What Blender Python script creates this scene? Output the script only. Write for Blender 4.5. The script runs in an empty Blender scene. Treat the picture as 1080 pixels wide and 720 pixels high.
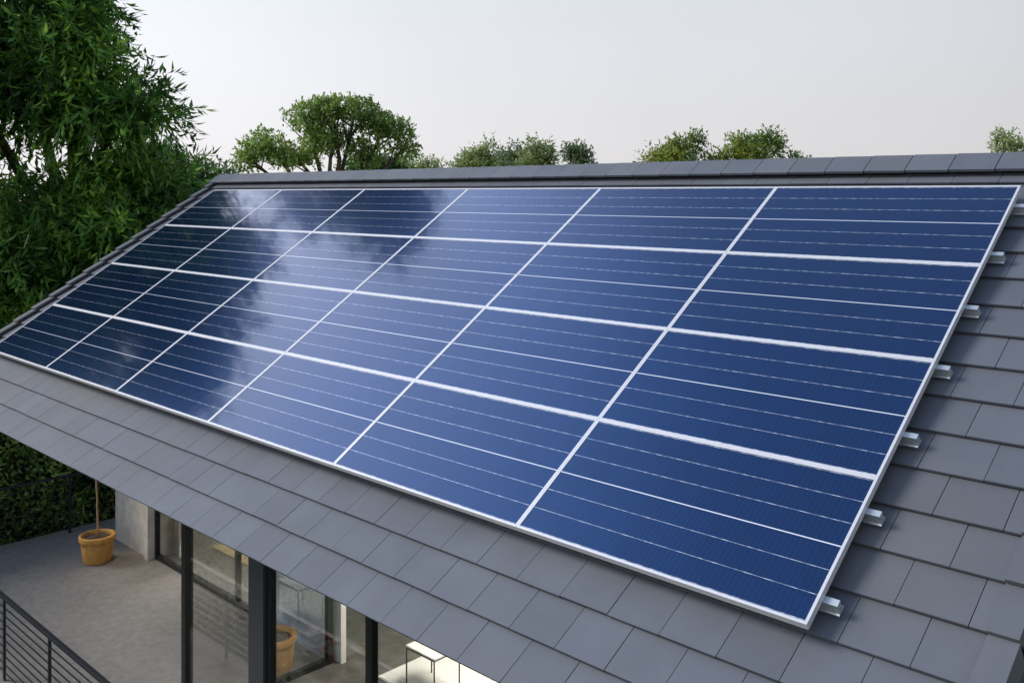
import bpy, bmesh, math, random
import numpy as np
from mathutils import Vector, Matrix
random.seed(7); RNG = np.random.default_rng(11)
scene = bpy.context.scene
COL = scene.collection
rad = math.radians

# ------------------------------------------------------------------ camera
H0 = 8.8                       # eye height above the garden
YAW = 0.771947; FPX = 1011.91
cam_d = bpy.data.cameras.new('camera'); cam = bpy.data.objects.new('camera', cam_d); COL.objects.link(cam)
cam.location = (0, 0, H0); cam.rotation_euler = (rad(90), 0, YAW)
cam_d.sensor_width = 36; cam_d.lens = FPX / 1080 * 36; cam_d.shift_y = -(360 - 204.1) / 1080
cam_d.clip_start = .05; cam_d.clip_end = 2000
scene.camera = cam
# ------------------------------------------------------------------ sky
SUN_EL, SUN_AZ = rad(36), rad(216)        # azimuth from +X, counter-clockwise
world = bpy.data.worlds.new('World'); scene.world = world; world.use_nodes = True
nt = world.node_tree; N = nt.nodes; L = nt.links
bg = N['Background']; bg.inputs['Strength'].default_value = 0.1
sky = N.new('ShaderNodeTexSky'); sky.sky_type = 'NISHITA'; sky.sun_disc = False
sky.sun_elevation = SUN_EL; sky.sun_rotation = rad(90) - SUN_AZ; sky.dust_density = 3
tc = N.new('ShaderNodeTexCoord')
sep = N.new('ShaderNodeSeparateXYZ'); L.new(tc.outputs['Generated'], sep.inputs[0])
ramp = N.new('ShaderNodeValToRGB'); L.new(sep.outputs['Z'], ramp.inputs[0])      # cloud layer, horizon to zenith
cr = ramp.color_ramp
cr.elements[0].position = 0.0; cr.elements[0].color = (.655, .632, .640, 1)
cr.elements[1].position = 1.0; cr.elements[1].color = (.20, .31, .52, 1)
e = cr.elements.new(.10); e.color = (.642, .643, .670, 1)
e = cr.elements.new(.25); e.color = (.612, .645, .690, 1)
e = cr.elements.new(.5); e.color = (.52, .575, .68, 1)
e = cr.elements.new(.8); e.color = (.20, .32, .54, 1)
# brighter cloud towards the sunny west
dot = N.new('ShaderNodeVectorMath'); dot.operation = 'DOT_PRODUCT'; L.new(tc.outputs['Generated'], dot.inputs[0])
dot.inputs[1].default_value = (math.cos(SUN_AZ), math.sin(SUN_AZ), 0.25)
half = N.new('ShaderNodeMath'); half.operation = 'MULTIPLY_ADD'; L.new(dot.outputs['Value'], half.inputs[0]); half.inputs[1].default_value = .5; half.inputs[2].default_value = .5
mr = N.new('ShaderNodeValToRGB'); L.new(half.outputs[0], mr.inputs[0]); mr.color_ramp.interpolation = 'B_SPLINE'
for i, (p_, v_) in enumerate(((.08, .40), (.35, .425), (.62, .52), (.82, .60), (1.0, .76))):
    el_ = mr.color_ramp.elements[i] if i < 2 else mr.color_ramp.elements.new(p_)
    el_.position = p_; el_.color = (v_, v_, v_, 1)
mr.color_ramp.elements[len(mr.color_ramp.elements) - 1].color = (.76, .76, .76, 1)
nz = N.new('ShaderNodeTexNoise'); L.new(tc.outputs['Generated'], nz.inputs['Vector']); nz.inputs['Scale'].default_value = 2.2
nz.inputs['Detail'].default_value = 5
mn = N.new('ShaderNodeMapRange'); L.new(nz.outputs['Fac'], mn.inputs['Value'])
mn.inputs['From Min'].default_value = .3; mn.inputs['From Max'].default_value = .7
mn.inputs['To Min'].default_value = .95; mn.inputs['To Max'].default_value = 1.05
# thin bright cloud high in the west
gd_ = N.new('ShaderNodeVectorMath'); gd_.operation = 'DOT_PRODUCT'; L.new(tc.outputs['Generated'], gd_.inputs[0])
GA, GE = rad(178), rad(33); gd_.inputs[1].default_value = (math.cos(GA) * math.cos(GE), math.sin(GA) * math.cos(GE), math.sin(GE))
gm = N.new('ShaderNodeMapRange'); gm.interpolation_type = 'SMOOTHERSTEP'; L.new(gd_.outputs['Value'], gm.inputs['Value'])
gm.inputs['From Min'].default_value = .87; gm.inputs['From Max'].default_value = .998; gm.inputs['To Min'].default_value = 0; gm.inputs['To Max'].default_value = .66
ga = N.new('ShaderNodeMath'); ga.operation = 'ADD'; L.new(mr.outputs[0], ga.inputs[0]); L.new(gm.outputs[0], ga.inputs[1])
mu = N.new('ShaderNodeMath'); mu.operation = 'MULTIPLY'; L.new(ga.outputs[0], mu.inputs[0]); L.new(mn.outputs[0], mu.inputs[1])
mu2 = N.new('ShaderNodeMath'); mu2.operation = 'MULTIPLY'; L.new(mu.outputs[0], mu2.inputs[0]); mu2.inputs[1].default_value = 20
sc = N.new('ShaderNodeVectorMath'); sc.operation = 'SCALE'; L.new(ramp.outputs[0], sc.inputs[0]); L.new(mu2.outputs[0], sc.inputs['Scale'])
mx = N.new('ShaderNodeMix'); mx.data_type = 'RGBA'; mx.inputs[0].default_value = .93
L.new(sky.outputs[0], mx.inputs[6]); L.new(sc.outputs[0], mx.inputs[7]); L.new(mx.outputs[2], bg.inputs[0])
# ------------------------------------------------------------------ sun behind cloud
sd = bpy.data.lights.new('sun', 'SUN'); sd.energy = 2.2; sd.angle = rad(22); sd.color = (1, .95, .88)
so = bpy.data.objects.new('sun', sd); COL.objects.link(so)
sv = Vector((math.cos(SUN_EL) * math.cos(SUN_AZ), math.cos(SUN_EL) * math.sin(SUN_AZ), math.sin(SUN_EL)))
so.rotation_euler = sv.to_track_quat('Z', 'Y').to_euler(); so.location = sv * 60
scene.view_settings.view_transform = 'Standard'; scene.view_settings.look = 'None'
scene.view_settings.exposure = 0.35; scene.view_settings.gamma = 1
scene.cycles.max_bounces = 10; scene.cycles.transparent_max_bounces = 12

# ------------------------------------------------------------------ helpers
def tag(o, label=None, cat=None, group=None, kind=None):
    if label: o['label'] = label
    if cat: o['category'] = cat
    if group: o['group'] = group
    if kind: o['kind'] = kind
    return o
def empty(name, loc=(0, 0, 0), rot=(0, 0, 0)):
    o = bpy.data.objects.new(name, None); COL.objects.link(o); o.location = loc; o.rotation_euler = rot
    o.empty_display_size = .2; return o
def link(name, me, mat, parent=None):
    o = bpy.data.objects.new(name, me); COL.objects.link(o)
    if mat is not None and not me.materials: me.materials.append(mat)
    if parent: o.parent = parent
    return o
class MB:
    """collects shapes, builds one mesh"""
    def __init__(s): s.v = []; s.f = []; s.sm = []
    def add(s, v, f, smooth=False):
        b = len(s.v); s.v += [tuple(p) for p in v]; s.f += [tuple(i + b for i in q) for q in f]; s.sm += [smooth] * len(f); return s
    def box(s, x0, x1, y0, y1, z0, z1):
        v = [(x, y, z) for z in (z0, z1) for y in (y0, y1) for x in (x0, x1)]
        return s.add(v, [(0, 2, 3, 1), (4, 5, 7, 6), (0, 1, 5, 4), (1, 3, 7, 5), (3, 2, 6, 7), (2, 0, 4, 6)])
    def hexa(s, v): return s.add(v, [(0, 2, 3, 1), (4, 5, 7, 6), (0, 1, 5, 4), (1, 3, 7, 5), (3, 2, 6, 7), (2, 0, 4, 6)])
    def tube(s, pts, rs, n=8, caps=True):
        pts = [Vector(p) for p in pts]; v = []; f = []
        up = Vector((.31, .17, .93)).normalized()
        for i, p in enumerate(pts):
            t = (pts[min(i + 1, len(pts) - 1)] - pts[max(i - 1, 0)]).normalized()
            a = t.cross(up)
            if a.length < .05: a = t.cross(Vector((1, 0, 0)))
            a.normalize(); b = t.cross(a)
            for k in range(n):
                w = 2 * math.pi * k / n; v.append(p + (a * math.cos(w) + b * math.sin(w)) * rs[i])
        for i in range(len(pts) - 1):
            for k in range(n): f.append((i * n + k, i * n + (k + 1) % n, (i + 1) * n + (k + 1) % n, (i + 1) * n + k))
        if caps: f.append(tuple(range(n))[::-1]); f.append(tuple(range((len(pts) - 1) * n, len(pts) * n)))
        return s.add(v, f, True)
    def lathe(s, prof, n=32, c=(0, 0, 0)):
        v = []; f = []
        for r, z in prof:
            for k in range(n):
                w = 2 * math.pi * k / n; v.append((c[0] + r * math.cos(w), c[1] + r * math.sin(w), c[2] + z))
        for i in range(len(prof) - 1):
            for k in range(n): f.append((i * n + k, i * n + (k + 1) % n, (i + 1) * n + (k + 1) % n, (i + 1) * n + k))
        return s.add(v, f, True)
    def mesh(s, name):
        me = bpy.data.meshes.new(name); me.from_pydata(s.v, [], s.f)
        me.polygons.foreach_set('use_smooth', s.sm); me.update(); return me
    def build(s, name, mat, parent=None, bevel=0):
        me = s.mesh(name)
        if bevel:
            bm = bmesh.new(); bm.from_mesh(me)
            bmesh.ops.bevel(bm, geom=[x for x in bm.edges if x.is_manifold and x.calc_face_angle(0) > .5], offset=bevel, segments=2, affect='EDGES', clamp_overlap=True)
            bm.to_mesh(me); bm.free()
        return link(name, me, mat, parent)

def mat(name): 
    m = bpy.data.materials.new(name); m.use_nodes = True
    return m, m.node_tree.nodes, m.node_tree.links, m.node_tree.nodes['Principled BSDF']
def simple(name, col, rough=.5, metal=0, noise=0, scale=20, bump=0, col2=None, detail=6, coord='Object'):
    m, n, l, b = mat(name)
    b.inputs['Base Color'].default_value = (*col, 1); b.inputs['Roughness'].default_value = rough; b.inputs['Metallic'].default_value = metal
    if noise or col2 or bump:
        t = n.new('ShaderNodeTexCoord'); z = n.new('ShaderNodeTexNoise'); z.inputs['Scale'].default_value = scale; z.inputs['Detail'].default_value = detail
        l.new(t.outputs[coord], z.inputs['Vector'])
        r = n.new('ShaderNodeValToRGB'); l.new(z.outputs['Fac'], r.inputs[0])
        c2 = col2 or tuple(x * (1 + noise) for x in col); c1 = col if col2 else tuple(x * (1 - noise) for x in col)
        r.color_ramp.elements[0].position = .32; r.color_ramp.elements[0].color = (*c1, 1)
        r.color_ramp.elements[1].position = .68; r.color_ramp.elements[1].color = (*c2, 1)
        l.new(r.outputs[0], b.inputs['Base Color'])
        if bump:
            bp = n.new('ShaderNodeBump'); bp.inputs['Strength'].default_value = bump; bp.inputs['Distance'].default_value = .01
            l.new(z.outputs['Fac'], bp.inputs['Height']); l.new(bp.outputs[0], b.inputs['Normal'])
    return m

# ------------------------------------------------------------------ materials
def tile_material():
    m, n, l, b = mat('roof_tile')
    g = n.new('ShaderNodeNewGeometry'); t = n.new('ShaderNodeTexCoord')
    z = n.new('ShaderNodeTexNoise'); z.inputs['Scale'].default_value = 3.0; z.inputs['Detail'].default_value = 8; l.new(t.outputs['Object'], z.inputs['Vector'])
    z2 = n.new('ShaderNodeTexNoise'); z2.inputs['Scale'].default_value = 160; z2.inputs['Detail'].default_value = 3; l.new(t.outputs['Object'], z2.inputs['Vector'])
    r = n.new('ShaderNodeValToRGB'); l.new(z.outputs['Fac'], r.inputs[0])
    r.color_ramp.elements[0].position = .3; r.color_ramp.elements[0].color = (.102, .110, .132, 1)
    r.color_ramp.elements[1].position = .7; r.color_ramp.elements[1].color = (.119, .129, .153, 1)
    h = n.new('ShaderNodeMapRange'); l.new(g.outputs['Random Per Island'], h.inputs['Value']); h.inputs['To Min'].default_value = .93; h.inputs['To Max'].default_value = 1.06
    h2 = n.new('ShaderNodeMapRange'); l.new(z2.outputs['Fac'], h2.inputs['Value']); h2.inputs['To Min'].default_value = .86; h2.inputs['To Max'].default_value = 1.14
    mm = n.new('ShaderNodeMath'); mm.operation = 'MULTIPLY'; l.new(h.outputs[0], mm.inputs[0]); l.new(h2.outputs[0], mm.inputs[1])
    s = n.new('ShaderNodeVectorMath'); s.operation = 'SCALE'; l.new(r.outputs[0], s.inputs[0]); l.new(mm.outputs[0], s.inputs['Scale'])
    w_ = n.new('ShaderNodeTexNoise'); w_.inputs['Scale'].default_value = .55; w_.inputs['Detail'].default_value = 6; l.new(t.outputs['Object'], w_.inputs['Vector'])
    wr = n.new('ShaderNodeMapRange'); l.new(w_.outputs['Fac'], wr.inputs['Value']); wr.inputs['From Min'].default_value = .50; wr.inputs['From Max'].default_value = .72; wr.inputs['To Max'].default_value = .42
    wm = n.new('ShaderNodeMix'); wm.data_type = 'RGBA'; l.new(wr.outputs[0], wm.inputs[0]); l.new(s.outputs[0], wm.inputs[6]); wm.inputs[7].default_value = (.126, .114, .107, 1)   # slightly brown patches, spread at random
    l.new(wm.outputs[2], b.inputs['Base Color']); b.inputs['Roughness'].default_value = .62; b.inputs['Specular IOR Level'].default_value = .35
    bp = n.new('ShaderNodeBump'); bp.inputs['Strength'].default_value = .25; bp.inputs['Distance'].default_value = .003
    l.new(z2.outputs['Fac'], bp.inputs['Height']); l.new(bp.outputs[0], b.inputs['Normal'])
    return m
def math_node(n, l, op, a, b=None, c=None):
    x = n.new('ShaderNodeMath'); x.operation = op
    for i, q in enumerate((a, b, c)):
        if q is None: continue
        if isinstance(q, (int, float)): x.inputs[i].default_value = q
        else: l.new(q, x.inputs[i])
    return x.outputs[0]
def cell_material():
    m, n, l, b = mat('solar_cells')
    t = n.new('ShaderNodeTexCoord'); s = n.new('ShaderNodeSeparateXYZ'); l.new(t.outputs['Object'], s.inputs[0])
    M = lambda op, a, b_=None, c=None: math_node(n, l, op, a, b_, c)
    X, Y = s.outputs['X'], s.outputs['Y']
    PH = .954 / 6
    # distance to nearest cell-row boundary
    q = M('ABSOLUTE', M('SUBTRACT', M('PINGPONG', M('ADD', Y, 6 * PH), PH / 2), 0))      # 0 on even/odd half boundary
    # rows: boundaries at Y = k*PH (panel centre is k = 0)
    fr = M('PINGPONG', M('ADD', Y, 6 * PH), PH * .5)
    line = M('LESS_THAN', fr, .0019)
    mid = M('LESS_THAN', M('ABSOLUTE', Y), .0037)
    edge = M('GREATER_THAN', M('ABSOLUTE', Y), .4725)
    nz = n.new('ShaderNodeTexNoise'); nz.noise_dimensions = '2D'; nz.inputs['Scale'].default_value = 15; nz.inputs['Detail'].default_value = 4
    mp = n.new('ShaderNodeMapping'); mp.inputs['Scale'].default_value = (1, .4, 1); l.new(t.outputs['Object'], mp.inputs[0]); l.new(mp.outputs[0], nz.inputs['Vector'])
    dash = n.new('ShaderNodeMapRange'); l.new(nz.outputs['Fac'], dash.inputs['Value']); dash.inputs['From Min'].default_value = .42; dash.inputs['From Max'].default_value = .62
    dash.inputs['To Min'].default_value = .36; dash.inputs['To Max'].default_value = .85
    lw = M('MULTIPLY', line, dash.outputs[0])
    white = M('MAXIMUM', M('MAXIMUM', lw, M('MULTIPLY', mid, .95)), M('MULTIPLY', edge, .0))
    # busbars
    bb = M('PINGPONG', M('ADD', X, 4.0), .0165)
    bar = M('LESS_THAN', bb, .0035)
    # tiny tone variation between cells
    ci = M('FLOOR', M('DIVIDE', M('ADD', X, 4.0), .1625)); cj = M('FLOOR', M('DIVIDE', M('ADD', Y, 4.0), PH))
    cb = n.new('ShaderNodeCombineXYZ'); l.new(ci, cb.inputs[0]); l.new(cj, cb.inputs[1])
    oi = n.new('ShaderNodeObjectInfo'); l.new(M('MULTIPLY', oi.outputs['Random'], 50), cb.inputs[2])
    wn = n.new('ShaderNodeTexWhiteNoise'); l.new(cb.outputs[0], wn.inputs['Vector'])
    tone = n.new('ShaderNodeMapRange'); l.new(wn.outputs['Value'], tone.inputs['Value']); tone.inputs['To Min'].default_value = .95; tone.inputs['To Max'].default_value = 1.05
    tone2 = M('MULTIPLY', M('MULTIPLY', tone.outputs[0], M('MULTIPLY_ADD', oi.outputs['Random'], .12, .94)), M('SUBTRACT', 1.06, M('MULTIPLY', bar, .34)))
    base = n.new('ShaderNodeVectorMath'); base.operation = 'SCALE'; base.inputs[0].default_value = (.0052, .036, .119); l.new(tone2, base.inputs['Scale'])
    mixc = n.new('ShaderNodeMix'); mixc.data_type = 'RGBA'; l.new(white, mixc.inputs[0]); l.new(base.outputs[0], mixc.inputs[6]); mixc.inputs[7].default_value = (.72, .74, .80, 1)
    l.new(mixc.outputs[2], b.inputs['Base Color'])
    l.new(M('SUBTRACT', .85, M('MULTIPLY', white, .85)), b.inputs['Metallic'])
    b.inputs['Roughness'].default_value = .25; b.inputs['Specular Tint'].default_value = (.68, .66, .84, 1)
    b.inputs['Coat Weight'].default_value = 1; b.inputs['Coat IOR'].default_value = 1.47; b.inputs['Coat Roughness'].default_value = .075
    # faint waviness of the tempered glass
    wz = n.new('ShaderNodeTexNoise'); wz.inputs['Scale'].default_value = 2.5; wz.inputs['Detail'].default_value = 2; l.new(t.outputs['Object'], wz.inputs['Vector'])
    bp = n.new('ShaderNodeBump'); bp.inputs['Strength'].default_value = .12; bp.inputs['Distance'].default_value = .012; l.new(wz.outputs['Fac'], bp.inputs['Height'])
    l.new(bp.outputs[0], b.inputs['Coat Normal'])
    return m
def leaf_material(name, dark, light, bright=None, clump=.6, trans=.42, rough=.45):
    m, n, l, b = mat(name)
    g = n.new('ShaderNodeNewGeometry'); t = n.new('ShaderNodeTexCoord')
    z = n.new('ShaderNodeTexNoise'); z.inputs['Scale'].default_value = clump; z.inputs['Detail'].default_value = 3; l.new(t.outputs['Object'], z.inputs['Vector'])
    a = math_node(n, l, 'MULTIPLY_ADD', g.outputs['Random Per Island'], .55, math_node(n, l, 'MULTIPLY_ADD', z.outputs['Fac'], 1.5, -.55))
    r = n.new('ShaderNodeValToRGB'); l.new(a, r.inputs[0])
    r.color_ramp.elements[0].position = .15; r.color_ramp.elements[0].color = (*dark, 1)
    r.color_ramp.elements[1].position = .62; r.color_ramp.elements[1].color = (*light, 1)
    if bright: e = r.color_ramp.elements.new(.93); e.color = (*bright, 1)
    l.new(r.outputs[0], b.inputs['Base Color']); b.inputs['Roughness'].default_value = rough; b.inputs['Specular IOR Level'].default_value = .3
    tr = n.new('ShaderNodeBsdfTranslucent'); l.new(r.outputs[0], tr.inputs[0])
    ms = n.new('ShaderNodeMixShader'); ms.inputs[0].default_value = trans
    l.new(b.outputs[0], ms.inputs[1]); l.new(tr.outputs[0], ms.inputs[2]); l.new(ms.outputs[0], n['Material Output'].inputs[0])
    return m
def glass_material():
    m, n, l, b = mat('window_glass')
    n.remove(b); t = n.new('ShaderNodeBsdfTransparent'); t.inputs[0].default_value = (.955, .96, .955, 1)
    g = n.new('ShaderNodeBsdfGlossy'); g.inputs['Roughness'].default_value = .0; ge = n.new('ShaderNodeNewGeometry'); dp = n.new('ShaderNodeVectorMath'); dp.operation = 'DOT_PRODUCT'
    l.new(ge.outputs['Normal'], dp.inputs[0]); l.new(ge.outputs['Incoming'], dp.inputs[1])
    sch = math_node(n, l, 'POWER', math_node(n, l, 'SUBTRACT', 1.0, math_node(n, l, 'ABSOLUTE', dp.outputs['Value'])), 5.0)      # Schlick reflectance
    fr_ = math_node(n, l, 'MULTIPLY_ADD', sch, .93, .07)
    ms = n.new('ShaderNodeMixShader'); l.new(fr_, ms.inputs[0]); l.new(t.outputs[0], ms.inputs[1]); l.new(g.outputs[0], ms.inputs[2])
    l.new(ms.outputs[0], n['Material Output'].inputs[0]); return m
def mosaic_material():
    m, n, l, b = mat('blue_stone')
    t = n.new('ShaderNodeTexCoord')
    z = n.new('ShaderNodeTexNoise'); z.inputs['Scale'].default_value = 3.2; z.inputs['Detail'].default_value = 10; z.inputs['Roughness'].default_value = .75; l.new(t.outputs['Object'], z.inputs['Vector'])
    v = n.new('ShaderNodeTexVoronoi'); v.inputs['Scale'].default_value = 22; l.new(t.outputs['Object'], v.inputs['Vector'])
    a = math_node(n, l, 'MULTIPLY_ADD', v.outputs['Distance'], -.25, z.outputs['Fac'])
    r = n.new('ShaderNodeValToRGB'); l.new(a, r.inputs[0])
    r.color_ramp.elements[0].position = .2; r.color_ramp.elements[0].color = (.20, .25, .34, 1)
    r.color_ramp.elements[1].position = .62; r.color_ramp.elements[1].color = (.75, .78, .76, 1)
    e = r.color_ramp.elements.new(.47); e.color = (.29, .35, .45, 1)
    l.new(r.outputs[0], b.inputs['Base Color']); b.inputs['Roughness'].default_value = .4; return m
def emit(name, col, s):
    m, n, l, b = mat(name); b.inputs['Base Color'].default_value = (*col, 1); b.inputs['Emission Color'].default_value = (*col, 1); b.inputs['Emission Strength'].default_value = s; return m
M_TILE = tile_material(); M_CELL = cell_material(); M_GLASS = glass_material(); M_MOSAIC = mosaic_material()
M_FRAME = simple('white_anodised_frame', (.64, .63, .65), .38, .25, noise=.05, scale=30)
M_BACK = simple('backsheet', (.55, .55, .56), .6)
M_ALU = simple('raw_aluminium', (.55, .58, .60), .45, .7, noise=.08, scale=40)
M_BLACK = simple('black_metal', (.012, .012, .015), .42, .3)
M_CHAR = simple('charcoal_paint', (.030, .032, .042), .5)
M_RAIL = simple('railing_paint', (.020, .022, .030), .42, .2)
M_CONC = simple('terrace_concrete', (.172, .164, .158), .75, 0, col2=(.224, .213, .207), scale=12, bump=.25, detail=12)
M_INFL = simple('interior_floor', (.105, .102, .092), .45, 0, col2=(.175, .168, .15), scale=5, bump=.1, detail=10)
M_TRAV = simple('travertine', (.42, .39, .36), .7, 0, col2=(.58, .55, .51), scale=6, bump=.2, detail=8)
M_WALL = simple('render_wall', (.50, .49, .47), .85, noise=.05, scale=6)
M_WHITE = simple('white_paint', (.78, .77, .74), .5, noise=.03, scale=8)
M_SOFFIT = simple('soffit_board', (.10, .095, .09), .7, noise=.1, scale=4)
M_TERRA = simple('terracotta', (.44, .215, .048), .75, 0, col2=(.60, .335, .09), scale=14, bump=.3)
M_SOIL = simple('soil', (.045, .034, .025), .95, 0, col2=(.13, .10, .075), scale=45, bump=1)
M_BARK = simple('bark', (.06, .045, .032), .9, 0, col2=(.13, .10, .075), scale=9, bump=.8)
M_STEM = simple('pale_bark', (.30, .19, .09), .8, 0, col2=(.46, .31, .17), scale=20, bump=.4)
M_CURT = simple('sheer_curtain', (.74, .74, .72), .8, noise=.02, scale=5)
_n, _l = M_CURT.node_tree.nodes, M_CURT.node_tree.links
_t = _n.new('ShaderNodeBsdfTranslucent'); _t.inputs[0].default_value = (.8, .8, .78, 1); _m = _n.new('ShaderNodeMixShader'); _m.inputs[0].default_value = .6
_l.new(_n['Principled BSDF'].outputs[0], _m.inputs[1]); _l.new(_t.outputs[0], _m.inputs[2]); _l.new(_m.outputs[0], _n['Material Output'].inputs[0])
M_RUG = simple('white_rug', (.76, .75, .71), .95, 0, col2=(.84, .83, .79), scale=60, bump=.8)
M_BEIGE = simple('light_oak', (.46, .34, .17), .5, 0, col2=(.56, .43, .24), scale=4)
M_GRASS = simple('lawn', (.030, .060, .016), .95, 0, col2=(.060, .105, .028), scale=1.2, bump=.8, detail=12)
M_FLOWER = simple('red_petal', (.50, .03, .03), .6, noise=.25, scale=9)
M_DARKCORE = simple('hedge_twigs', (.010, .013, .007), .95, noise=.4, scale=6)
M_LEAF_BIG = leaf_material('long_leaf', (.018, .056, .012), (.135, .30, .05), (.40, .62, .09), clump=.9)
M_LEAF_HEDGE = leaf_material('hedge_leaf', (.045, .095, .025), (.22, .36, .085), (.42, .56, .16), clump=1.5, trans=.25)
M_LEAF_MID = leaf_material('bright_leaf', (.035, .085, .020), (.095, .20, .042), clump=.5)
M_LEAF_UMB = leaf_material('olive_leaf', (.10, .17, .035), (.33, .46, .11), (.45, .54, .18), clump=.35)
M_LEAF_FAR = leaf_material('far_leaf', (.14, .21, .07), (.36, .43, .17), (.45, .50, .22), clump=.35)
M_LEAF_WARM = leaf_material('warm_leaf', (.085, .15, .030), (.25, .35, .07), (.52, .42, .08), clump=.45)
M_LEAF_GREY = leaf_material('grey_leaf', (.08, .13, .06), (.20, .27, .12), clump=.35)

# ------------------------------------------------------------------ roof frame of reference
SL = 0.580357; CS, SN = math.cos(SL), math.sin(SL)
AX0, AY0, AZ0 = -2.267415, 4.419716, -2.132224 + H0      # lower right corner of the array, top face
PW, PH_ = 2.001526, 1.0
def RP(u, v, w): return (AX0 + u, AY0 + v * CS - w * SN, AZ0 + v * SN + w * CS)
FL = H0 - 5.76                                             # terrace level
def pix(px, py, d):
    x = (px - 540) / FPX * d; z = (204.1 - py) / FPX * d
    c, s = math.cos(YAW), math.sin(YAW)
    return Vector((x * c - d * s, x * s + d * c, z + H0))

# ------------------------------------------------------------------ setting: ground, terrace
g = MB().add([(-900, -900, 0), (900, -900, 0), (900, 900, 0), (-900, 900, 0)], [(0, 1, 2, 3)]).build('ground', M_GRASS); tag(g, kind='structure')
t = MB().box(-16.95, -1.2, 3.82, 7.42, FL - .22, FL).build('terrace_floor', M_CONC); tag(t, kind='structure')

# ------------------------------------------------------------------ house
house = empty('house', (-8.2, 8.2, 0))
tag(house, 'modern house with grey tiled pitched roof and wide black framed glazing', 'house')
Hinv = Matrix.Translation((8.2, -8.2, 0))
def hpart(mb, name, m, bevel=0, parent=None):
    o = mb.build(name, m, None, bevel); 
    if parent is None: o.data.transform(Hinv); o.parent = house
    else: o.data.transform(Hinv); o.parent = parent
    return o
TW, TP, V0, WT = .356, .3, -.864, -.12       # tile width, exposure, eave, butt height
U_R, U_L = .742, -12.62
V_RIDGE = 4.575
apexY = RP(0, V_RIDGE, -.055)[1]
apexZ = RP(0, V_RIDGE, -.055)[2]
tiles = MB()
def tile_slab(mb, u0, u1, v0, v1, wb0, wb1, th):
    v = [RP(u, v_, w_) for (dw) in (-th, 0) for v_, w_ in ((v0, wb0 + dw), (v1, wb1 + dw)) for u in (u0, u1)]
    mb.hexa(v)
k = 0
while V0 + TP * k < 4.42:
    v0 = V0 + TP * k; off = .113 if k % 2 else .289
    v1 = min(v0 + .385, 4.50)
    i0 = math.floor((U_L - off) / TW) - 1
    for i in range(i0, 40):
        a = off + TW * i; b = a + TW
        a = max(a, U_L); b = min(b, U_R)
        if b - a < .02: continue
        if a >= U_R: break
        j = random.uniform(-.0014, .0014); j2 = random.uniform(-.0012, .0012)
        w0 = WT + j; w1 = WT - .027 * (v1 - v0) / TP + j2
        tile_slab(tiles, a + .0022, b - .0022, v0 + random.uniform(-.0015, .0015), v1, w0, w1, .015)
    k += 1
NK = k
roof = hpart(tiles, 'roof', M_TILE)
deck = MB()
deck.hexa([RP(u, v, w) for w in (-.168, -.160) for v in (V0 + .012, V0 + .55) for u in (U_L + .01, U_R + .1)])
deck.hexa([RP(u, v, w) for w in (-.30, -.165) for v in (V0 + .551, 4.42) for u in (U_L + .01, U_R + .1)])
hpart(deck, 'roof_deck', M_SOFFIT)
back = MB()
bw = 5.3
back.hexa([(x, apexY + y, apexZ + z) for (dz) in (-.25, -.075) for y, z in ((.06, dz), (bw * CS, dz - bw * SN)) for x in (AX0 + U_L + .01, AX0 + U_R + .1)])
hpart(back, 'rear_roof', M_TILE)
# verge caps
def verge(u_in, u_out, sgn):
    mb = MB()
    for k in range(NK + 1):
        v0 = V0 + TP * k - .030; v1 = min(v0 + .325, 4.50)
        if v1 - v0 < .1: break
        w0 = WT + .056 + random.uniform(-.0015, .0015); w1 = w0 - .027 * (v1 - v0) / TP - .002
        a, b = min(u_in, u_out), max(u_in, u_out)
        a2, b2 = (a, b - .001) if sgn > 0 else (a + .001, b)
        tile_slab(mb, a, b, v0, v1, w0, w1, .026)
        if sgn > 0: tile_slab(mb, b - .022, b - .001, v0 + .002, v1 - .004, w0 - .0265, w1 - .0265, .12)
        else: tile_slab(mb, a + .001, a + .022, v0 + .002, v1 - .004, w0 - .0265, w1 - .0265, .12)
    return mb
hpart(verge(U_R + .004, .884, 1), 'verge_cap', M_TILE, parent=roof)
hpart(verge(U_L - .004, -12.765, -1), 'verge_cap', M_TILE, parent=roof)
# ridge caps
rc = MB(); u = -12.78; vlo = 4.325
first = (.0 - .12)
us = [-12.78] + [x for x in np.arange(-12.74, .80, TW)] + [.90]
for a, b in zip(us[:-1], us[1:]):
    if b - a < .03: continue
    for side in (0, 1):
        pts = []
        for dw in (-.022, 0):
            for v in (vlo, V_RIDGE):
                for uu, ww in ((a + .005, -.053), (b - .005, -.057)):
                    P = RP(uu, v, ww + dw)
                    y = P[1]
                    if side: y = 2 * apexY - y
                    pts.append((P[0], y, P[2]))
        rc.hexa(pts if not side else [pts[i] for i in (1, 0, 3, 2, 5, 4, 7, 6)])
hpart(rc, 'ridge_cap', M_TILE, parent=roof)
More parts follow.
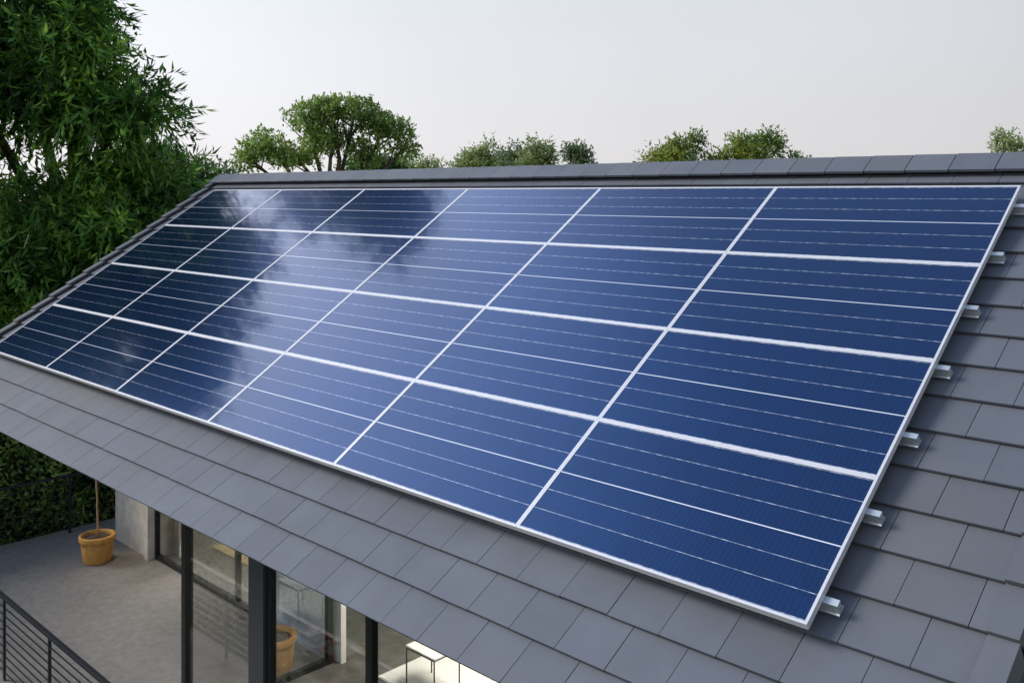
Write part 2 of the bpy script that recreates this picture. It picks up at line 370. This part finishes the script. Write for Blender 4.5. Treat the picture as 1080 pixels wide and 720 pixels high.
# soffit, walls
XL, XR = AX0 + U_L + .35, AX0 + U_R - .35
SOF = H0 - 2.98
hpart(MB().box(AX0 + U_L + .02, AX0 + U_R, AY0 + V0 * CS + .62, 12.3, SOF, SOF + .04), 'soffit', M_SOFFIT)
for x0, x1 in ((XL, XL + .2), (XR - .2, XR)):
    gab = MB()
    ys = [(6.98, SOF + .042), (12.0, SOF + .042), (12.0, SOF + .3), (apexY, apexZ - .42), (4.95, SOF + .3), (4.95, SOF + .042)]
    v = [(x, y, z) for x in (x0, x1) for y, z in ys]; n6 = 6
    gab.add(v, [tuple(range(6))[::-1], tuple(range(6, 12))] + [(i, (i + 1) % 6, 6 + (i + 1) % 6, 6 + i) for i in range(6)])
    hpart(gab, 'gable_wall', M_WALL)
wl = MB(); wl.box(XL, XL + .2, 7.32, 12.0, FL, SOF); wl.box(XR - .2, XR, 4.9, 12.0, FL, SOF); wl.box(XL + .2, XR - .2, 11.8, 12.0, FL, SOF)
hpart(wl, 'wall', M_WALL)
lo = MB(); lo.box(XL - .9, XR, 4.2, 12.0, 0, FL - .222)
hpart(lo, 'lower_wall', M_WALL)
hpart(MB().box(XL - .0, XR, 7.422, 12.0, FL - .22, FL + .001), 'interior_floor', M_INFL)
hpart(MB().box(-9.80, XR - .2, 5.05, 7.422, FL + .002, FL + .006), 'interior_floor', M_INFL)
sw = MB(); sw.box(-15.92, -14.74, 6.86, 7.30, FL, SOF)
hpart(sw, 'stone_wall', M_TRAV)
hpart(MB().box(-14.738, -14.60, 6.80, 7.30, FL, SOF), 'wall_pier', M_TRAV)
hpart(MB().box(-11.25, -9.87, 6.90, 7.10, FL, SOF), 'mosaic_wall', M_MOSAIC)
hpart(MB().box(-9.86, -9.69, 6.955, 7.03, FL, SOF), 'wall_pier', M_WHITE)
hpart(MB().box(-8.41, -8.12, 4.93, 5.03, FL, SOF), 'column', M_CHAR, .01)
# windows: frame with a pane below it
def window(x0, x1, y, left=.05, right=.05, bottom=.07, axis='x', d=.07):
    f = MB(); z0, z1 = FL + .005, SOF - .002
    def bx(a0, a1, c0, c1):
        if axis == 'x': f.box(a0, a1, y - d / 2, y + d / 2, c0, c1)
        else: f.box(y - d / 2, y + d / 2, a0, a1, c0, c1)
    bx(x0, x0 + left, z0, z1); bx(x1 - right, x1, z0, z1); bx(x0 + left, x1 - right, z0, z0 + bottom); bx(x0 + left, x1 - right, z1 - .06, z1)
    fo = hpart(f, 'window', M_BLACK)
    p = MB()
    if axis == 'x': p.box(x0 + left - .01, x1 - right + .01, y - .004, y + .004, z0 + bottom - .01, z1 - .05)
    else: p.box(y - .004, y + .004, x0 + left - .01, x1 - right + .01, z0 + bottom - .01, z1 - .05)
    hpart(p, 'pane', M_GLASS, parent=fo)
YF, YB = 5.00, 6.95
window(-9.85, -8.415, YF, left=.085, right=.03)
window(-8.115, -6.52, YF, left=.05, right=.05)
window(-6.515, -4.90, YF, left=.03); window(-4.895, -3.40, YF, left=.03); window(-3.395, -2.08, YF, left=.03)
window(-14.595, -12.12, YB, left=.04, right=.03); window(-12.115, -11.26, YB, left=.03, right=.03)
window(YF + .04, YB - .06, -9.82, axis='y', left=.03, right=.06)
# interior light fittings of the lit rooms
def ceiling_light(x, y, s, lab, e=9):
    o = empty('ceiling_light', (x, y, SOF - .055)); tag(o, lab, 'ceiling light', 'ceiling lights in the rooms')
    MB().box(-s, s, -s, s, .0, .053).build('housing', M_WHITE, o, .004)
    MB().box(-s * .9, s * .9, -s * .9, s * .9, -.012, -.002).build('diffuser', emit('warm_diffuser', (1, .94, .84), e), o)
ceiling_light(-7.6, 8.1, .75, 'square warm ceiling light over the white side table', 22)
ceiling_light(-14.1, 7.75, .2, 'square warm ceiling light in the far room behind the curtain', 110)
o = empty('downlight', (-14.72, 6.35, SOF - .032)); tag(o, 'small round downlight under the soffit shining on the stone wall', 'downlight')
MB().lathe([(.001, .03), (.055, .03), (.055, .0), (.045, -.001), (.042, .012), (.001, .012)], 24).build('housing', M_BLACK, o)
sl = bpy.data.lights.new('lamp', 'SPOT'); sl.energy = 60; sl.color = (1, .74, .44); sl.spot_size = rad(58); sl.spot_blend = .9; sl.shadow_soft_size = .03
sb_ = bpy.data.objects.new('lamp', sl); COL.objects.link(sb_); sb_.parent = o; sb_.location = (0, 0, -.01); sb_.rotation_euler = (rad(8), rad(-9), 0)
# ------------------------------------------------------------------ solar panels
fr = MB(); a, b, lip, hh = PW / 2 - .0004, .4996, .0172, .040
for q in ((-a, a, b - lip, b), (-a, a, -b, -b + lip)): fr.box(*q, -hh, 0)
for q in ((-a, -a + lip), (a - lip, a)): fr.box(*q, -b + lip + .0005, b - lip - .0005, -hh, -.0004)
fme = fr.mesh('frame'); fme.materials.append(M_FRAME)
bm = bmesh.new(); bm.from_mesh(fme); bmesh.ops.bevel(bm, geom=list(bm.edges), offset=.0006, segments=1, affect='EDGES'); bm.to_mesh(fme); bm.free()
cme = MB().box(-a + lip - .002, a - lip + .002, -b + lip - .002, b - lip + .002, -.008, -.0035).mesh('cell_sheet'); cme.materials.append(M_CELL)
bme = MB().box(-a + lip, a - lip, -b + lip, b - lip, -.016, -.0085).mesh('back_sheet'); bme.materials.append(M_BACK)
ROW = ['bottom row just above the eave', 'second row up from the eave', 'second row down from the ridge', 'top row just below the ridge']
COLS = ['at its far left end', 'second from its left end', 'third from its left end', 'third from its right end', 'second from its right end', 'at its right end']
for r in range(4):
    for c in range(6):
        o = empty('solar_panel', RP((c - 5.5) * PW, (r + .5) * PH_, random.uniform(-.0004, .0004)), (SL + random.uniform(-.0008, .0008), random.uniform(-.0002, .0002), 0))
        tag(o, f'blue solar panel in the {ROW[r]}, {COLS[c]}', 'solar panel', 'solar panels of the roof array')
        link('frame', fme, None, o); link('cell_sheet', cme, None, o); link('back_sheet', bme, None, o)
# mounting rails
prof = [(-.020, -.0425), (.020, -.0425), (.020, -.056), (.015, -.059), (.024, -.096), (.033, -.099), (.033, -.107), (-.033, -.107), (-.033, -.099), (-.024, -.096), (-.015, -.059), (-.020, -.056)]
rm = MB(); nP = len(prof); u0, u1 = -12.085, .078
vv = [(u, p[0] * CS - p[1] * SN, p[0] * SN + p[1] * CS) for u in (u0, u1) for p in prof]
rm.add(vv, [tuple(range(nP)), tuple(range(nP, 2 * nP))[::-1]] + [(i, nP + i, nP + (i + 1) % nP, (i + 1) % nP) for i in range(nP)])
rme = rm.mesh('mounting_rail'); rme.materials.append(M_ALU)
bm = bmesh.new(); bm.from_mesh(rme); bmesh.ops.recalc_face_normals(bm, faces=bm.faces); bm.to_mesh(rme); bm.free()
RL = ['lowest aluminium mounting rail under the panels, nearest the eave', 'second aluminium mounting rail up from the eave', 'third aluminium mounting rail up from the eave',
      'middle one of the seven aluminium mounting rails under the panels', 'third aluminium mounting rail down from the ridge', 'second aluminium mounting rail down from the ridge', 'topmost aluminium mounting rail under the panels, nearest the ridge']
for k in range(7):
    o = link('mounting_rail', rme, None); o.location = RP(0, .195 + .6 * k, 0)
    tag(o, RL[k], 'mounting rail', 'rails carrying the solar panels')

# ------------------------------------------------------------------ railings
def railing(p0, p1, posts, label):
    p0, p1 = Vector(p0), Vector(p1); d = p1 - p0; Ln = d.length; ang = math.atan2(d.y, d.x)
    o = empty('railing', (p0.x, p0.y, FL), (0, 0, ang)); tag(o, label, 'railing', 'black railings round the terrace')
    MB().box(-.02, Ln + .02, -.027, .027, .962, 1.0).build('top_rail', M_RAIL, o, .004)
    for s in posts: MB().box(s - .02, s + .02, -.012, .012, .001, .961).build('post', M_RAIL, o)
    for i in range(9):
        z = .10 + i * .095
        MB().box(0, Ln, -.0055, .0055, z - .0055, z + .0055).build('bar', M_RAIL, o)
railing((-16.75, 3.95), (-2.2, 3.95), [0.02] + [x + 16.75 for x in (-15.05, -13.64, -12.24, -10.83, -9.43, -8.03, -6.63, -5.2, -3.8, -2.4)], 'long black horizontal bar railing along the front of the terrace')
railing((-16.75, 4.02), (-16.75, 7.28), [.95, 2.42, 3.24], 'black bar railing on the far end of the terrace before the hedge')
railing((-16.68, 7.33), (-15.90, 7.33), [.76], 'short black bar railing beside the stone wall behind the potted sapling')

# ------------------------------------------------------------------ pots
def pot(loc, label, sc=1):
    o = empty('flower_pot', loc); tag(o, label, 'flower pot', 'terracotta pots on the terrace')
    pr = [(0, .0), (.195, .0), (.205, .01), (.222, .12), (.238, .26), (.243, .325), (.262, .332), (.268, .345), (.272, .40), (.268, .412), (.258, .416), (.228, .416), (.222, .408), (.218, .36), (.216, .33)]
    mb = MB().lathe([(r * sc, z * sc) for r, z in pr], 40); p = mb.build('pot', M_TERRA, o)
    sm = MB(); sm.lathe([(.001, .372), (.06, .374), (.12, .366), (.17, .37), (.219, .36)], 28); s2 = sm.build('soil', M_SOIL, o)
    for v in s2.data.vertices: v.co = Vector((v.co.x, v.co.y, v.co.z + random.uniform(-.008, .008))) * sc
    return o
pot((-15.17, 6.25, FL + .0005), 'orange terracotta pot with a thin sapling beside the stone wall')
pot((-10.19, 6.33, FL + .0005), 'orange terracotta pot of bare soil seen through the glass by the column', 1.0)

# ------------------------------------------------------------------ foliage
def leaf_mesh(name, base, axis, side, Ln, Wd, fold=.25, droop=0.0):
    n = len(base); axis = axis / np.linalg.norm(axis, axis=1, keepdims=True)
    side = side - axis * np.sum(side * axis, 1, keepdims=True); side /= np.linalg.norm(side, axis=1, keepdims=True) + 1e-9
    nor = np.cross(axis, side)
    Ln = Ln[:, None]; Wd = Wd[:, None]
    m = base + axis * Ln * .45
    co = np.stack([base, m + side * Wd * .5 + nor * Wd * fold, base + axis * Ln - np.array([0, 0, 1]) * Ln * droop, m - side * Wd * .5 + nor * Wd * fold], 1).reshape(-1, 3)
    me = bpy.data.meshes.new(name); me.vertices.add(4 * n); me.vertices.foreach_set('co', co.ravel().astype(np.float32))
    # two triangles folded along the midrib
    idx = np.arange(n)[:, None] * 4
    loops = np.concatenate([idx + np.array([0, 1, 2]), idx + np.array([0, 2, 3])], 1).ravel()
    me.loops.add(6 * n); me.loops.foreach_set('vertex_index', loops.astype(np.int32))
    me.polygons.add(2 * n); me.polygons.foreach_set('loop_start', np.arange(0, 6 * n, 3, dtype=np.int32)); me.polygons.foreach_set('loop_total', np.full(2 * n, 3, np.int32))
    me.update(calc_edges=True); me.validate(); return me
def unit(n):
    v = RNG.normal(size=(n, 3)); return v / np.linalg.norm(v, axis=1, keepdims=True)
def sprigs(blobs, per_vol, leaves, Lr, Wr, droop=.45, shell=.55, twig=.35, spread=.9, hang=.5):
    """blobs: (centre, radii). Returns base, axis, side, length, width arrays"""
    B, A, S, LL, WW = [], [], [], [], []
    for c, r in blobs:
        c = np.array(c, float); r = np.array(r, float); n = max(6, int(per_vol * (r[0] * r[1] * r[2]) ** (2 / 3)))
        d = unit(n); rr = (shell + (1 - shell) * RNG.random(n) ** .6)
        lump = 1 + .20 * np.sin(d[:, 0] * 5 + c[0]) * np.sin(d[:, 1] * 6 + c[1]) * 1.2 + .15 * np.sin(d[:, 2] * 7 + c[2] * 3) + RNG.normal(size=n) * .08
        p = c + d * r * (rr * lump)[:, None]
        out = d * 1.0 + RNG.normal(size=(n, 3)) * .45; out[:, 2] -= droop; out /= np.linalg.norm(out, axis=1, keepdims=True)
        tl = twig * (.6 + .8 * RNG.random(n))
        for k in range(leaves):
            f = (k + RNG.random(n)) / leaves
            b = p + out * (tl * f)[:, None]
            b[:, 2] -= hang * tl * f * f
            a = out * .6 + RNG.normal(size=(n, 3)) * spread * .55; a[:, 2] -= droop * .5
            B.append(b); A.append(a); S.append(RNG.normal(size=(n, 3)) * .45 * np.linalg.norm(a, axis=1, keepdims=True) + np.cross(a, [0, 0, 1]))
            LL.append(Lr[0] + (Lr[1] - Lr[0]) * RNG.random(n)); WW.append(Wr[0] + (Wr[1] - Wr[0]) * RNG.random(n))
    return [np.concatenate(x) for x in (B, A, S, LL, WW)]
def split(blobs, k=5, scale=.5, rim=.62, flat=.72):
    """each lobe of a crown breaks into smaller clumps"""
    out = []
    for c, r in blobs:
        c = np.array(c, float); r = np.array(r, float); d0 = unit(1)[0]
        for q in range(k):
            for _ in range(20):
                d = unit(1)[0]
                if q == 0 or min(np.linalg.norm(d - e_) for e_ in ds) > .75: break
            ds = [d] if q == 0 else ds + [d]
            sc_ = scale * RNG.uniform(.75, 1.25); rm = max(r.mean() * .55, 0)
            out.append((tuple(c + d * r * rim), tuple((r * .6 + r.mean() * .4) * sc_ * np.array([1, 1, flat]))))
    return out
def tree(name, label, base, blobs, mat_leaf, per_vol, leaves, Lr, Wr, trunk_r, cat='tree', group=None, fork=.45, lean=(0, 0), seed=0, branch=True, bark=None, nsplit=6, sscale=.5, flat=.72, **kw):
    base = Vector(base); o = empty(name, base); tag(o, label, cat, group)
    rnd = random.Random(seed)
    rel = [((Vector(c) - base)[:], r) for c, r in blobs]
    top = max(Vector(c).z for c, r in rel); cx = sum(c[0] for c, r in rel) / len(rel); cy = sum(c[1] for c, r in rel) / len(rel)
    tm = MB(); fk = Vector((cx * .25 + lean[0], cy * .25 + lean[1], top * fork))
    mid = fk * .5 + Vector((rnd.uniform(-.2, .2), rnd.uniform(-.2, .2), 0))
    tm.tube([(0, 0, -.1), (mid * .35)[:], mid[:], fk[:]], [trunk_r * 1.35, trunk_r * 1.05, trunk_r * .9, trunk_r * .75], 10)
    if branch:
        for c, r in rel:
            c = Vector(c); h = fk.lerp(c, .5) + Vector((rnd.uniform(-.3, .3), rnd.uniform(-.3, .3), rnd.uniform(-.2, .3))) * min(1, top * .12)
            if c.z > 15: h = Vector((-2.0, -.9, 13.0))      # upper limbs climb inside the crown
            e2 = c + Vector((rnd.uniform(-.3, .3) * r[0], rnd.uniform(-.3, .3) * r[1], r[2] * .45))
            tm.tube([fk * .96, h, c, e2], [trunk_r * .5, trunk_r * .3, trunk_r * .17, trunk_r * .05], 7)
            for q in range(7):
                th = rnd.uniform(0, 6.28); el = rnd.uniform(-.1, 1.1)
                dd = Vector((math.cos(th) * math.cos(el) * r[0], math.sin(th) * math.cos(el) * r[1], math.sin(el) * r[2]))
                st = h.lerp(c, rnd.uniform(.3, 1)); tm.tube([st, st.lerp(c + dd, .55) + Vector((0, 0, .06 * r[2])), c + dd * .93], [trunk_r * .13, trunk_r * .07, trunk_r * .018], 5)
    tm.build('trunk', bark or M_BARK, o)
    arr = sprigs(split(rel, nsplit, sscale, flat=flat), per_vol, leaves, Lr, Wr, **kw)
    link('crown', leaf_mesh('crown', *arr), mat_leaf, o)
    return o
def PB(px, py, d, rx, ry, dep=None):
    """a crown lobe given as the direction and distance it stands at"""
    s = d / FPX; p = pix(px, py, d); return (p[:], (rx * s, (dep or rx) * s, ry * s))
# the big tree at the gable
big = [PB(10, 8, 19.0, 82, 50), PB(72, 58, 18.6, 56, 36), PB(128, 114, 18.6, 58, 22), PB(55, 92, 19, 85, 24), PB(-60, 60, 19.5, 90, 70), PB(78, 16, 18.8, 30, 24), PB(95, -8, 19.5, 22, 24),
       PB(152, 182, 19.2, 62, 26), PB(75, 214, 18.8, 90, 32), PB(118, 250, 18.4, 80, 42), PB(22, 285, 17.8, 85, 62), PB(-70, 250, 18.5, 90, 90), PB(20, 345, 18, 90, 60), PB(70, 305, 18.2, 70, 50),
       PB(-75, 165, 20, 55, 50),
       ((-22.0, 11.0, H0 + 8.4), (2.2, 1.7, 2.0)), ((-22.0, 5.0, H0 + 5.1), (1.7, 1.0, .95)), ((-21.6, 4.3, H0 + 1.3), (1.8, 1.3, 1.5))]
tree('broad_tree', 'big dark green tree with long drooping leaves beside the left gable', (-22.0, 8.9, 0), big, M_LEAF_BIG, 280, 17, (.15, .32), (.046, .082), .27, seed=3, fork=.42, droop=.28, twig=.8, shell=.35, hang=.35, spread=.85, flat=.55)
# hedge beyond the terrace
hd = empty('hedge', (-18.6, 5.5, 0)); tag(hd, 'tall dense dark hedge behind the railing at the end of the terrace', 'hedge')
core = MB()
ny, nzv = 30, 14
def hx(y, z): return 1.02 + .16 * math.sin(y * 1.9) * math.sin(z * 1.7 + y) + .10 * math.sin(y * 4.3 + z * 3)
vs = [];
for j in range(nzv + 1):
    for i in range(ny + 1):
        y = -6 + 12 * i / ny; z = 5.6 * j / nzv
        vs.append((hx(y, z) * (1 - .35 * (j / nzv) ** 6) - .18, y, z))
nv = len(vs); vs += [(-x, y, z) for x, y, z in vs]
fs = []
for j in range(nzv):
    for i in range(ny):
        q = j * (ny + 1) + i; fs.append((q, q + 1, q + ny + 2, q + ny + 1)); fs.append((nv + q, nv + q + ny + 1, nv + q + ny + 2, nv + q + 1))
for i in range(ny): q = nzv * (ny + 1) + i; fs.append((q, q + 1, nv + q + 1, nv + q))
for j in range(nzv):
    q = j * (ny + 1); fs.append((q, q + ny + 1, nv + q + ny + 1, nv + q)); q += ny; fs.append((q, nv + q, nv + q + ny + 1, q + ny + 1))
core.add(vs, fs); core.build('twigs', M_DARKCORE, hd)
nl = 42000
yy = RNG.uniform(-6, 6, nl); zz = RNG.uniform(.1, 5.75, nl)
xx = np.array([hx(a, b) for a, b in zip(yy, zz)]) * (1 - .35 * (zz / 5.6) ** 6) + RNG.normal(size=nl) * .10 - .06
ax = np.stack([np.full(nl, .7), np.zeros(nl), np.full(nl, -.1)], 1) + RNG.normal(size=(nl, 3)) * .7
link('foliage', leaf_mesh('foliage', np.stack([xx, yy, zz], 1), ax, RNG.normal(size=(nl, 3)), RNG.uniform(.09, .17, nl), RNG.uniform(.035, .07, nl)), M_LEAF_HEDGE, hd)
# second tree behind the big one
gd = 27.0
p = pix(190, 204, gd)
tree('garden_tree', 'fresh green bushy tree just left of the ridge end', (p.x, p.y, 0), [PB(200, 190, gd, 42, 34), PB(150, 185, gd, 50, 40), PB(232, 200, gd, 26, 20), PB(170, 225, gd, 60, 40)], M_LEAF_MID, 900, 6, (.12, .20), (.04, .065), .16, seed=5, droop=.25, shell=.3, twig=.3)
# umbrella tree behind the ridge
ud = 40.0; p = pix(350, 204, ud)
umb = [PB(374, 120, ud, 36, 19), PB(322, 124, ud, 32, 17), PB(285, 150, ud, 30, 13), PB(405, 138, ud, 28, 15), PB(350, 146, ud, 30, 12), PB(262, 166, ud, 17, 10), PB(385, 162, ud, 22, 9), PB(426, 156, ud, 16, 7), PB(312, 165, ud, 26, 9), PB(350, 112, ud, 22, 10)]
tree('umbrella_tree', 'broad spreading olive green tree with visible branches behind the ridge', (p.x, p.y, 0), umb, M_LEAF_UMB, 300, 6, (.12, .22), (.07, .12), .30, seed=8, fork=.62, droop=.1, shell=.35, twig=.3, hang=.2)
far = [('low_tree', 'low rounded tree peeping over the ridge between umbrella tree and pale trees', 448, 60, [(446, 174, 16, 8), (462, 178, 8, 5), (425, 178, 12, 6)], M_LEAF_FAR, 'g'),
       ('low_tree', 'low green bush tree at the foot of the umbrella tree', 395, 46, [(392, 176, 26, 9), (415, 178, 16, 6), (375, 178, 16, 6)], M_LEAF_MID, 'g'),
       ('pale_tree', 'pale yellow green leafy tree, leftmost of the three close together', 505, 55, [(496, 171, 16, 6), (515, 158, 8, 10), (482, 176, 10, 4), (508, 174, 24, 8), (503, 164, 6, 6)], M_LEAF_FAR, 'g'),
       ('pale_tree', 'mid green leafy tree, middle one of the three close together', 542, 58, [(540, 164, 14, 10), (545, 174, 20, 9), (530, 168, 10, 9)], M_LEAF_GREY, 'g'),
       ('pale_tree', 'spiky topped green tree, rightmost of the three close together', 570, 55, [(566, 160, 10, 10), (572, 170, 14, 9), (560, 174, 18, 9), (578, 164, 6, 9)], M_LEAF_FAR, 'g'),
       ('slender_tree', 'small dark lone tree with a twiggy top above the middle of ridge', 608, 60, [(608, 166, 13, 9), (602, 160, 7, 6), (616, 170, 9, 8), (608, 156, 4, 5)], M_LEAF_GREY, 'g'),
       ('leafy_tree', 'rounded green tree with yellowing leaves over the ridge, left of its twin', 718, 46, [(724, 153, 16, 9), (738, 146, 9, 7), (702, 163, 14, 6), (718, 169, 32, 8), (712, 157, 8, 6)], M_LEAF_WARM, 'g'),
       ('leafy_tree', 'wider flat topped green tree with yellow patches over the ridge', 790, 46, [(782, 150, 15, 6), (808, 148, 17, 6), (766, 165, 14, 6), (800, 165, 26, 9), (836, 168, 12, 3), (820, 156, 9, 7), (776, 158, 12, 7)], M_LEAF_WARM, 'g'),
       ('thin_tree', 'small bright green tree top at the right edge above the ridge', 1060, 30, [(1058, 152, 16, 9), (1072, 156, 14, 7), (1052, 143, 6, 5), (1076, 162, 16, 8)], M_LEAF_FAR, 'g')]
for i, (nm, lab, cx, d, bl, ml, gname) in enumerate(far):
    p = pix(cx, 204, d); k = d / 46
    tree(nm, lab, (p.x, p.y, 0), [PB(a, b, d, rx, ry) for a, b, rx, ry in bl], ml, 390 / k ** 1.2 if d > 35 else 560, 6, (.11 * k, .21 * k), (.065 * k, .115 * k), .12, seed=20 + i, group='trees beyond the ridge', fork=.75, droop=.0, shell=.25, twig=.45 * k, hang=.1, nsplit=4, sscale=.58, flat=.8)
# sapling standing in the far pot
sp = empty('sapling', (-15.17, 6.25, FL + .37)); tag(sp, 'thin bare stemmed sapling growing from the orange pot by the stone wall', 'sapling')
sm = MB(); sm.tube([(0, 0, -.02), (.02, .0, .14), (-.012, .01, .30), (-.03, .01, .47), (.0, .0, .62), (-.035, .0, .80), (-.055, .0, 1.05), (-.03, .02, 1.5), (0, 0, 1.9)], [.018, .016, .015, .014, .014, .013, .012, .011, .009], 8)
for a in range(6):
    th = a * 1.1; sm.tube([(-.03, .02, 1.4 + a * .08), (.2 * math.cos(th), .2 * math.sin(th), 1.75 + a * .05)], [.008, .003], 5)
sm.build('stem', M_STEM, sp)
arr = sprigs([((0, 0, 1.9), (.33, .33, .28))], 500, 5, (.07, .12), (.03, .05), twig=.12)
link('leaves', leaf_mesh('leaves', *arr), M_LEAF_MID, sp)
# flower box hung on the front railing (seen mirrored in the glazing)
fb = empty('flower_box', (-8.35, 4.10, FL + .66)); tag(fb, 'red geraniums in a box on the front railing, mirrored in the glass', 'flower box')
b0 = MB(); b0.box(-.45, .45, -.10, .10, 0, .02); b0.box(-.45, .45, -.10, -.085, .02, .19); b0.box(-.45, .45, .085, .10, .02, .19); b0.box(-.45, -.435, -.085, .085, .02, .19); b0.box(.435, .45, -.085, .085, .02, .19)
b0.build('box', M_CHAR, fb)
arr = sprigs([((x, 0, .25), (.17, .11, .12)) for x in (-.3, 0, .3)], 500, 5, (.05, .08), (.04, .06), twig=.08)
link('leaves', leaf_mesh('leaves', *arr), M_LEAF_MID, fb)
fm = MB()
for i in range(16):
    c = (random.uniform(-.42, .42), random.uniform(-.1, .12), random.uniform(.28, .48))
    for q in range(9):
        d = Vector((random.gauss(0, 1), random.gauss(0, 1), random.gauss(.3, 1))).normalized() * .028; s_ = Vector((random.gauss(0, 1), random.gauss(0, 1), random.gauss(0, 1))).normalized()
        t_ = d.cross(s_).normalized() * .02; b_ = d.normalized().cross(t_)
        cc = Vector(c) + d; fm.add([cc + t_, cc + b_, cc - t_, cc - b_], [(0, 1, 2, 3)])
    fm.tube([(c[0], c[1] * .6, .19), c], [.003, .003], 4)
fm.build('blossom', M_FLOWER, fb)

# ------------------------------------------------------------------ things in the rooms
rg = MB().box(-9.1, -5.2, 7.06, 9.6, FL + .0065, FL + .035).build('rug', M_RUG, None, .01); tag(rg, 'large white rug on the floor behind the glass', 'rug')
st = empty('side_table', (-8.45, 7.36, FL + .036)); tag(st, 'white topped side table on thin black metal legs', 'side table')
TH = 5.76 - 5.30
MB().box(-.255, .255, -.20, .20, TH - .02, TH).build('table_top', M_WHITE, st, .003)
fr2 = MB(); zz0 = TH - .0205
for yv in (-.193, .193): fr2.box(-.25, .25, yv - .006, yv + .006, zz0 - .014, zz0)
for xv in (-.244, .244): fr2.box(xv - .006, xv + .006, -.187, .187, zz0 - .014, zz0)
fr2.build('table_frame', M_BLACK, st)
for xv in (-.244, .244):
    for yv in (-.193, .193): MB().box(xv - .006, xv + .006, yv - .006, yv + .006, 0, zz0 - .0145).build('leg', M_BLACK, st)
def curtain(x0, x1, y, label, amp=.035, wl=.13):
    o = MB(); n = int((x1 - x0) / .012); v = []
    for i in range(n + 1):
        x = x0 + (x1 - x0) * i / n; yy = y + amp * math.sin(2 * math.pi * x / wl + .8 * math.sin(x * 3))
        v += [(x, yy, FL + .02), (x, yy, SOF - .002)]
    o.add(v, [(2 * i, 2 * i + 2, 2 * i + 3, 2 * i + 1) for i in range(n)], True)
    c = o.build('curtain', M_CURT); md = c.modifiers.new('thickness', 'SOLIDIFY'); md.thickness = .004
    return tag(c, label, 'curtain', 'white curtains behind the glazing')
curtain(-14.56, -13.93, 7.22, 'white curtain drawn in the far room next to the stone wall')
curtain(-7.55, -5.6, 7.75, 'white curtain in the near room behind the side table')
bd = MB().box(-14.5, -12.5, 7.75, 8.5, FL + .0012, FL + .05).build('low_platform', M_BEIGE, None, .004); tag(bd, 'low light oak platform on the dark floor of the far room', 'platform')
